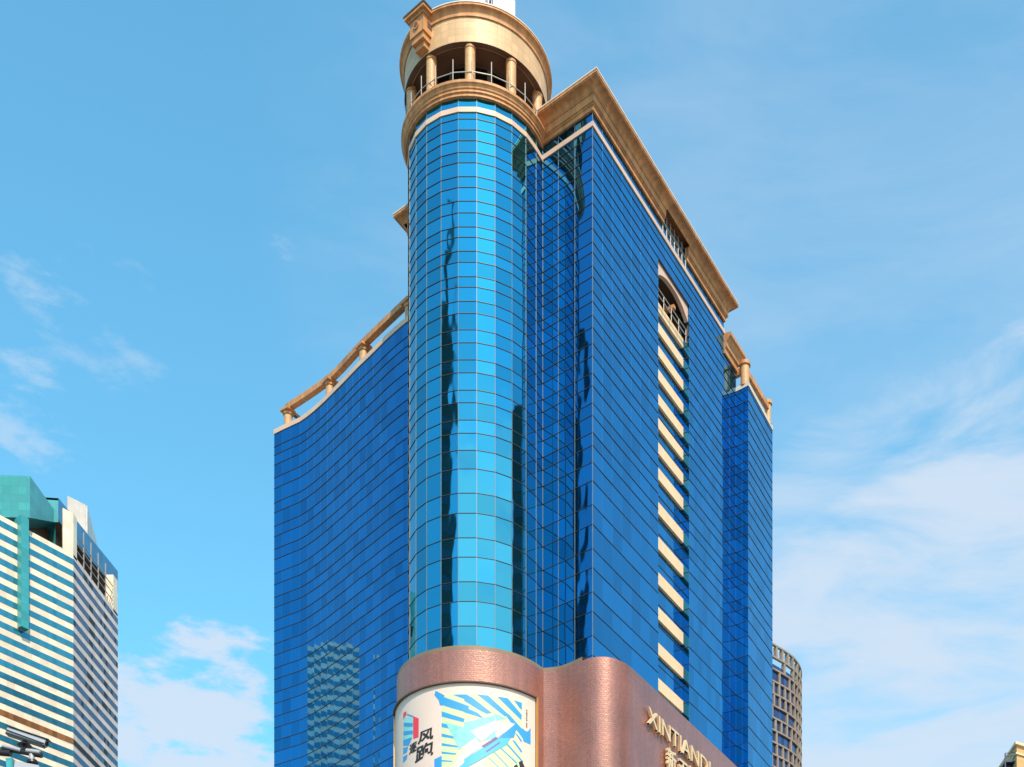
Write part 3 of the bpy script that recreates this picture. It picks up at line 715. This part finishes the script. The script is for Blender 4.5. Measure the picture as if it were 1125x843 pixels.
body2.wall([sa, se], GZ, z_par); body2.build("cladding", SW_SHADE, S)
bk = se + Vector((-30, 45)); bkl = sw + Vector((-40, 60))
body3 = MB(); body3.wall([se, bk, bkl, sw], GZ, z_par); body3.build("cladding", SW_SHADE, S)
g = MB(); g.poly([sw, sa, se, bk, bkl], z_par - 0.3); g.build("roof", CONC, S)
nSL = Vector(((sa - sw).normalized().y, -(sa - sw).normalized().x)); nSL = nSL if nSL.y < 0 else -nSL
nSR = Vector(((se - sa).normalized().y, -(se - sa).normalized().x)); nSR = nSR if nSR.x > 0 else -nSR
rnd = random.Random(3)
LLn = (sa - sw).length; LRn = (se - sa).length
for i in range(60):
    zt_ = z_par - per * (i + 0.42); zb2 = zt_ - per * 0.48
    if zb2 < 4: break
    g = MB(); m = BRN if i == brown_i else TEALW; nP = 46
    for k in range(nP):
        a = sw + (sa - sw) * (k / nP) + nSL * 0.03; b = sw + (sa - sw) * ((k + 1) / nP) + nSL * 0.03; g.wall([a, b], zb2, zt_)
    g.build("window_band", m, S)
    g = MB(); nP = 24
    for k in range(nP):
        a = sa + (se - sa) * (k / nP) + nSR * 0.03; b = sa + (se - sa) * ((k + 1) / nP) + nSR * 0.03
        dk = (k in (8, 9) and rnd.random() < 0.75) or (k in (16, 17) and rnd.random() < 0.7) or rnd.random() < 0.09 or i == brown_i
        g.wall([a, b], zb2, zt_, 1 if dk else 0)
    g.build("window_band", [BLUEW, DARK], S)
for i in range(60):
    zt_ = z_par - per * (i + 0.42); zb2 = zt_ - per * 0.48
    if zb2 < 4: break
    g = MB()
    for a0, b0 in ((se, bk), (bk, bkl)):
        nB = Vector(((b0 - a0).normalized().y, -(b0 - a0).normalized().x))
        for k in range(20): g.wall([a0 + (b0 - a0) * (k / 20) + nB * 0.03, a0 + (b0 - a0) * ((k + 1) / 20) + nB * 0.03], zb2, zt_)
    g.build("window_band", TEALW, S)
# vertical teal pylon and crown
def boxpoly(pts, z0, z1, name, m, par=S):
    g = MB(); g.wall(list(pts) + [pts[0]], z0, z1); g.poly(pts, z1); g.poly(pts[::-1], z0); return g.build(name, m, par)
pa, pb = SL(19.0) + nSL * 0.8, SL(27.5) + nSL * 0.8
boxpoly([pa, pb, pb - nSL * 1.4, pa - nSL * 1.4], zof(683, 143), zof(560, 143), "pylon", TEALP)
fl_ = [pt(-60, (SL(27.5) + nSL * 1.0).y - 0.4), SL(27.5) + nSL * 1.0]
back1 = SL(27.5) - nSL * 14; 
fe = fl_[1] + (se - sa).normalized() * (fl_[1].y * 0.044); ztb = zof(523, fl_[1].y); zbb = zof(569, fl_[1].y); zbe = zof(574, fe.y)
g = MB(); g.wall([fl_[0], fl_[1]], zbb, ztb); g.face([V3(fl_[1], zbb), V3(fe, zbe), V3(fe, ztb), V3(fl_[1], ztb)], [(0, 0), (6, 0), (6, 5), (0, 5)])
fb = fe + Vector((-14, 12)); fb0 = fl_[0] + Vector((-8, 14)); g.wall([fe, fb, fb0, fl_[0]], zbb, ztb); g.poly([fl_[0], fl_[1], fe, fb, fb0], ztb)
g.face([V3(fl_[0], zbb), V3(fb0, zbb), V3(fb, zbb), V3(fe, zbe), V3(fl_[1], zbb)]); g.build("crown_block", TEALP, S)
c1 = pt(38, 150.2); c2 = pt(64, 150.5); c3 = pt(129.5, 165.3); c4 = pt(129.5, 165.3) + Vector((-16, 10)); c5 = c1 + Vector((-8, 14))
g = MB(); g.wall([c1, c2], zof(571, 150), zof(547, 150)); g.build("crown_band", TEALP, S)
g = MB(); g.wall([c2, c3], zof(572, 150.5), zof(547, 150.5)); g.wall([c3, c4, c5, c1], zof(572, 150.5), zof(547, 150.5)); g.build("crown_band", BLUEP, S)
g = MB(); g.poly([c1, c2, c3, c4, c5], zof(571.5, 150.5)); g.poly([c1, c2, c3, c4, c5], zof(547.5, 150.5)); g.build("crown_soffit", BROWN, S)
# piers and dark loggia below the crown
zc0 = z_par; zc1 = zof(572, 150.5)
pz = [SL(69), sa, SR(84)]
g = MB(); g.wall([pz[0] - nSL * 0.02, sa, SR(84.5), SR(84.5) - nSR * 1.0, SL(69) - nSL * 0.15], zc0 - 0.3, zc1 + 0.5); g.build("corner_pier", SW1, S)
g = MB(); e1, e2 = SR(124.5), SR(129.2); g.wall([e1 - nSR * 1.0, e1, e2, e2 + Vector((-1.0, 1.5))], zc0 - 0.3, zc1); g.build("corner_pier", SW1, S)
g = MB(); g.wall([SL(20) - nSL * 2.2, sa - nSL * 2.2 - nSR * 2.0, SR(129) - nSR * 2.4], zc0 - 0.3, zc1 + 0.5); g.build("loggia_wall", BROWN, S)
g = MB()
for xx in (92, 100, 108, 116): q = SR(xx); g.bar(V3(q, zc0), V3(q, zc1), 0.12)
for k in (1, 2, 3): g.bar(V3(SR(84.5), zc0 + k * 0.9), V3(SR(124), zc0 + k * 0.9), 0.08)
g.build("loggia_frame", STEEL, S)
# white roof plant room
r0, r1, r2 = pt(74, 158), pt(96, 160), pt(117, 176)
boxpoly([r0, r1, r2, r2 + Vector((-14, 4)), r0 + Vector((-6, 12))], zof(590, 155), zof(556, 160), "roof_plant_room", mat("white cladding", (0.60, 0.56, 0.53), 0.5, tile=(0.8, 3.0, 0.03), tcol=0.85))

# ================================================================== rounded tower behind, right
RT0 = 220.0; zt_r = zof(708, RT0)
rt = [pt(820, zt_r * F / (HY - 690)), pt(849, RT0), pt(860, zt_r * F / (HY - 714.5)), pt(869, zt_r * F / (HY - 721)), pt(874, zt_r * F / (HY - 726.5)), pt(877.3, zt_r * F / (HY - 732)), pt(879.0, zt_r * F / (HY - 739)), pt(878.2, zt_r * F / (HY - 750))]
rtp = resample(rt, 26)
Q = thing("rounded_tower", (rtp[10].x, rtp[10].y, GZ), "distant rounded tower with staggered beige piers and blue windows, right of the glass tower", "building")
BG = mat("beige pier", (0.24, 0.19, 0.155), 0.7, 0, 0.15); WG = glass_mat("violet blue window", (0.06, 0.09, 0.20), var=0.35, wav=0.2, refl=0.6, rough=0.08)
rowh = 13.4 * RT0 / F
g = MB(); g.wall(rtp, GZ, zt_r - rowh * 1.6)
g.wall([rtp[-1], rtp[-1] + Vector((-14, 8)), rtp[0] + Vector((-4, 14)), rtp[0]], GZ, zt_r - rowh * 1.6); g.build("glazing", WG, Q)
g = MB(); g.poly(rtp + [rtp[-1] + Vector((-14, 8)), rtp[0] + Vector((-4, 14))], zt_r - rowh * 1.6); g.build("roof", CONC, Q)
g = MB()
for i in range(0, 60):
    z = zt_r - rowh * i
    if z < 2: break
    g.sweep([(-0.1, z - 0.28), (0.35, z - 0.28), (0.35, z), (-0.1, z), (-0.1, z - 0.28)], rtp, False)
g.build("floor_slab", BG, Q)
L_ = 0; rl = [0]
for a, b in zip(rtp, rtp[1:]): rl.append(rl[-1] + (b - a).length)
def atlen(s):
    for k in range(len(rl) - 1):
        if rl[k] <= s <= rl[k + 1]: return rtp[k] + (rtp[k + 1] - rtp[k]) * ((s - rl[k]) / (rl[k + 1] - rl[k])), (rtp[k + 1] - rtp[k]).normalized()
    return rtp[-1], (rtp[-1] - rtp[-2]).normalized()
for i in range(0, 60):
    z = zt_r - rowh * i
    if z - rowh < 2: break
    g = MB(); s = (0.0, 0.9, 1.7)[i % 3]
    while s < rl[-1]:
        p, dd = atlen(s); g.box(V3(p, z - rowh / 2 - 0.14), 0.42, 0.62, rowh - 0.28, dd); s += (1.6, 4.2, 2.9, 2.2)[(int(s * 5) + i * 7) % 4]
    g.build("pier", BG, Q)

# ================================================================== ochre building, bottom right corner
Dq = 180.0
OB = thing("ochre_building", (pt(1116, Dq).x, Dq, GZ), "ochre building with moulded cap and dark blue fire escape, at the bottom right corner", "building")
OM = mat("ochre render", (0.62, 0.38, 0.16), 0.6, 0, 0.08, tile=(3.0, 1.2, 0.03), tcol=0.75)
o0, o1 = pt(1117, Dq), pt(1262, Dq + 14)
zo = zof(819, Dq)
boxpoly([o0, o1, o1 + Vector((-3, 24)), o0 + Vector((-2, 24))], GZ, zo, "wall", OM, OB)
g = MB(); g.sweep([(0, zo - 1.3), (0.2, zo - 1.3), (0.2, zo - 1.1), (0, zo - 1.05)], [o0 + Vector((0, 24)), o0, o1]); g.sweep([(0, zo), (0.35, zo), (0.35, zo + 0.35), (0, zo + 0.35)], [o0 + Vector((0, 24)), o0, o1]); g.build("cornice", SPAND, OB)
g = MB(); DB = mat("dark blue steel", (0.02, 0.03, 0.10), 0.5)
bx0 = o0 + Vector((-1.45, 0.6))
for k in range(9):
    z = zo - 2.0 - k * 3.1
    g.box(V3(bx0 + Vector((0.75, 1.2)), z), 1.5, 2.4, 0.15)
    g.bar(V3(bx0, z + 1.15), V3(bx0 + Vector((1.4, 0)), z + 1.3), 0.07); g.bar(V3(bx0, z + 0.7), V3(bx0 + Vector((1.4, 0)), z + 0.8), 0.07)
g.bar(V3(bx0, GZ), V3(bx0, zo - 0.85), 0.16); g.build("fire_escape", DB, OB)
g = MB(); g.box(V3(bx0 + Vector((0.9, 1.5)), (zo - 2.2 + GZ) / 2), 0.9, 1.5, zo - 2.2 - GZ); g.build("stair_shaft", DARK, OB)
for k in range(8):
    for j in range(4):
        q = o0 + (o1 - o0) * ((j + 0.9) / 4.6); z = zo - 4.2 - k * 3.1
        g = MB(); g.box(V3(q + Vector((0.02, -0.03)), z), 1.7, 0.1, 1.6, (o1 - o0)); wf_ = g.build("window", WHITE, OB)
        g = MB(); g.box(V3(q + Vector((0.02, -0.06)), z), 1.4, 0.1, 1.35, (o1 - o0)); g.build("pane", G_DARK, wf_)

# ================================================================== surveillance cameras on a mast arm (near, bottom left)
Dc = 14.0
def cp3(x, y, D=Dc): return Vector(((x - CX) / F * D, D, (HY - y) / F * D))
CA = mat("pale camera housing", (0.42, 0.40, 0.42), 0.35, 0.3, 0.05); CB = mat("black camera metal", (0.015, 0.013, 0.02), 0.4, 0.2, 0.05)
pole = Vector(((-90 - CX) / F * Dc, Dc + 0.1, GZ))
M_ = thing("camera_mast", tuple(pole), "dark steel mast arm reaching in at the lower left, in front of the striped block", "mast")
g = MB(); g.tube(pole, Vector((pole.x, pole.y, cp3(0, 812).z + 0.5)), 0.10, 0.07); g.build("pole", CB, M_, smooth=True)
g = MB(); g.tube(cp3(-90, 818), cp3(12, 828), 0.035, 0.035); g.tube(cp3(3, 822), cp3(46, 830), 0.030, 0.030); g.build("arm", CB, M_, smooth=True)
g = MB(); g.tube(cp3(4, 821.5) + Vector((0, -.02, .012)), cp3(24, 826.5) + Vector((0, -.02, .012)), 0.022); g.tube(cp3(30, 826.5) + Vector((0, -.02, .01)), cp3(45, 828.5) + Vector((0, -.02, .01)), 0.022); g.build("arm_cover", CA, M_, smooth=True)
def cctv(x0, y0, x1, y1, label, mx, my0, my1):
    a, b = cp3(x0, y0), cp3(x1, y1); d = (b - a).normalized()
    t = thing("surveillance_camera", tuple((a + b) / 2), label, "camera", "surveillance cameras on the mast")
    g = MB(); g.bar(a, b, 0.075, 0.062); g.build("housing", CA, t)
    up = Vector((0, 0, 1)) - d * d.z; up.normalize()
    g = MB(); g.bar(a + up * 0.042 - d * 0.01, b + up * 0.042 + d * 0.03, 0.10, 0.010); g.bar(a - up * 0.036, b - up * 0.036 - d * 0.02, 0.08, 0.020)
    g.bar(a - up * .005 - Vector((0, .045, 0)), b - up * .018 - Vector((0, .045, 0)), 0.006, 0.012); g.build("sun_shield", CB, t)
    g = MB(); g.tube(b - d * 0.004, b + d * 0.012, 0.026); g.build("lens", G_DARK, t, smooth=True)
    g = MB(); g.tube(cp3(mx, my0), cp3(mx, my1), 0.022, n=14); m0 = cp3(mx, (my0 + my1) / 2 - 1); g.tube(m0 - Vector((0, 0, .012)), m0 + Vector((0, 0, .012)), 0.075, 0.05, n=18); g.build("pivot_bracket", CB, t, smooth=True)
cctv(9, 803.5, 51, 817.5, "upper grey surveillance camera, tilted down to the right on top of the mast arm", 27, 812, 826)
# lower unit hangs under the arm
t = thing("surveillance_camera", tuple(cp3(35, 838)), "lower surveillance camera, a rounded unit hanging under the mast arm at the frame edge", "camera", "surveillance cameras on the mast")
g = MB(); g.tube(cp3(35, 829), cp3(35, 837), 0.030, n=16); g.build("neck", CA, t, smooth=True)
g = MB(); g.tube(cp3(35, 836), cp3(35.5, 839), 0.055, 0.06, n=20); g.build("flange", CB, t, smooth=True)
g = MB(); g.bar(cp3(18, 842), cp3(44, 847), 0.09, 0.085); g.build("housing", CA, t)
t = thing("traffic_signal_box", tuple(cp3(8, 842)), "small teal backed equipment box under the mast arm at the lower left edge", "equipment box")
g = MB(); g.bar(cp3(11, 834), cp3(13, 856), 0.07, 0.06); g.build("cabinet", TEALP, t)
g = MB(); g.bar(cp3(17, 836), cp3(21, 850), 0.012, 0.012); g.build("bracket", CB, t)

# ================================================================== buildings out of frame, seen mirrored in the glass
def reflect_tower(org_x, th, side, dist, width, h, name, label, depth=14, steps=(), onL=False):
    if onL: p = LF(org_x); n = nL
    else:
        d = Vector(((org_x - CX) / F, 1)); a = cyl(th - 7.5, CR); b = cyl(th + 7.5, CR); e = b - a
        s = (d.x * a.y - d.y * a.x) / (-(d.x * e.y - d.y * e.x)); p = a + e * s; n = Vector((math.sin(R(th)), -math.cos(R(th))))
    r = p.normalized(); rr = r - n * 2 * r.dot(n); pe = Vector((rr.y, -rr.x)) * side
    c = p + rr * dist + pe * width / 2
    t = thing(name, (c.x, c.y, GZ), label, "building")
    def bx(cc, w_, d_, z0, z1, nm, m): g = MB(); g.box(V3(cc, (z0 + z1) / 2), w_, d_, z1 - z0, pe); return g.build(nm, m, t)
    bx(c, width, depth, GZ, h, "wall", RTM); zc = h
    for ww, hh in steps:
        bx(c - pe * (width / 2 - ww / 2 - 0.3), ww, ww, zc, zc + hh, "spire" if ww < 1.5 else "upper_storey", RTM); zc += hh
    g = MB(); k = 0; z = 6
    while z < h - 2: g.box(V3(c - rr * (depth / 2 + 0.02), z), width - 0.8, 0.08, 1.5, pe); z += 3.4
    g.build("window_band", G_DARK, t)
RTM = mat("dark stone tower", (0.015, 0.017, 0.018), 0.6, 0, 0.3, 0.1)
# side = +1 puts the body towards +perp of the mirrored ray
reflect_tower(498.5, -15, 1, 72, 14, 124, "dark_spired_tower", "dark stone tower with stepped spire, mirrored in the left of the turret glass", steps=((2.6, 5), (1.3, 6), (0.7, 7), (0.3, 7)))
reflect_tower(561, 45, -1, 62, 18, 110, "dark_slab_tower", "dark slab tower off to the right, mirrored low in the turret glass", steps=((3, 3), (1.6, 2)))
reflect_tower(640, 0, 1, 100, 6, 150, "slim_dark_tower", "slim dark tower far off to the left, mirrored beside the glass corner", onL=True, steps=((2.5, 4),))
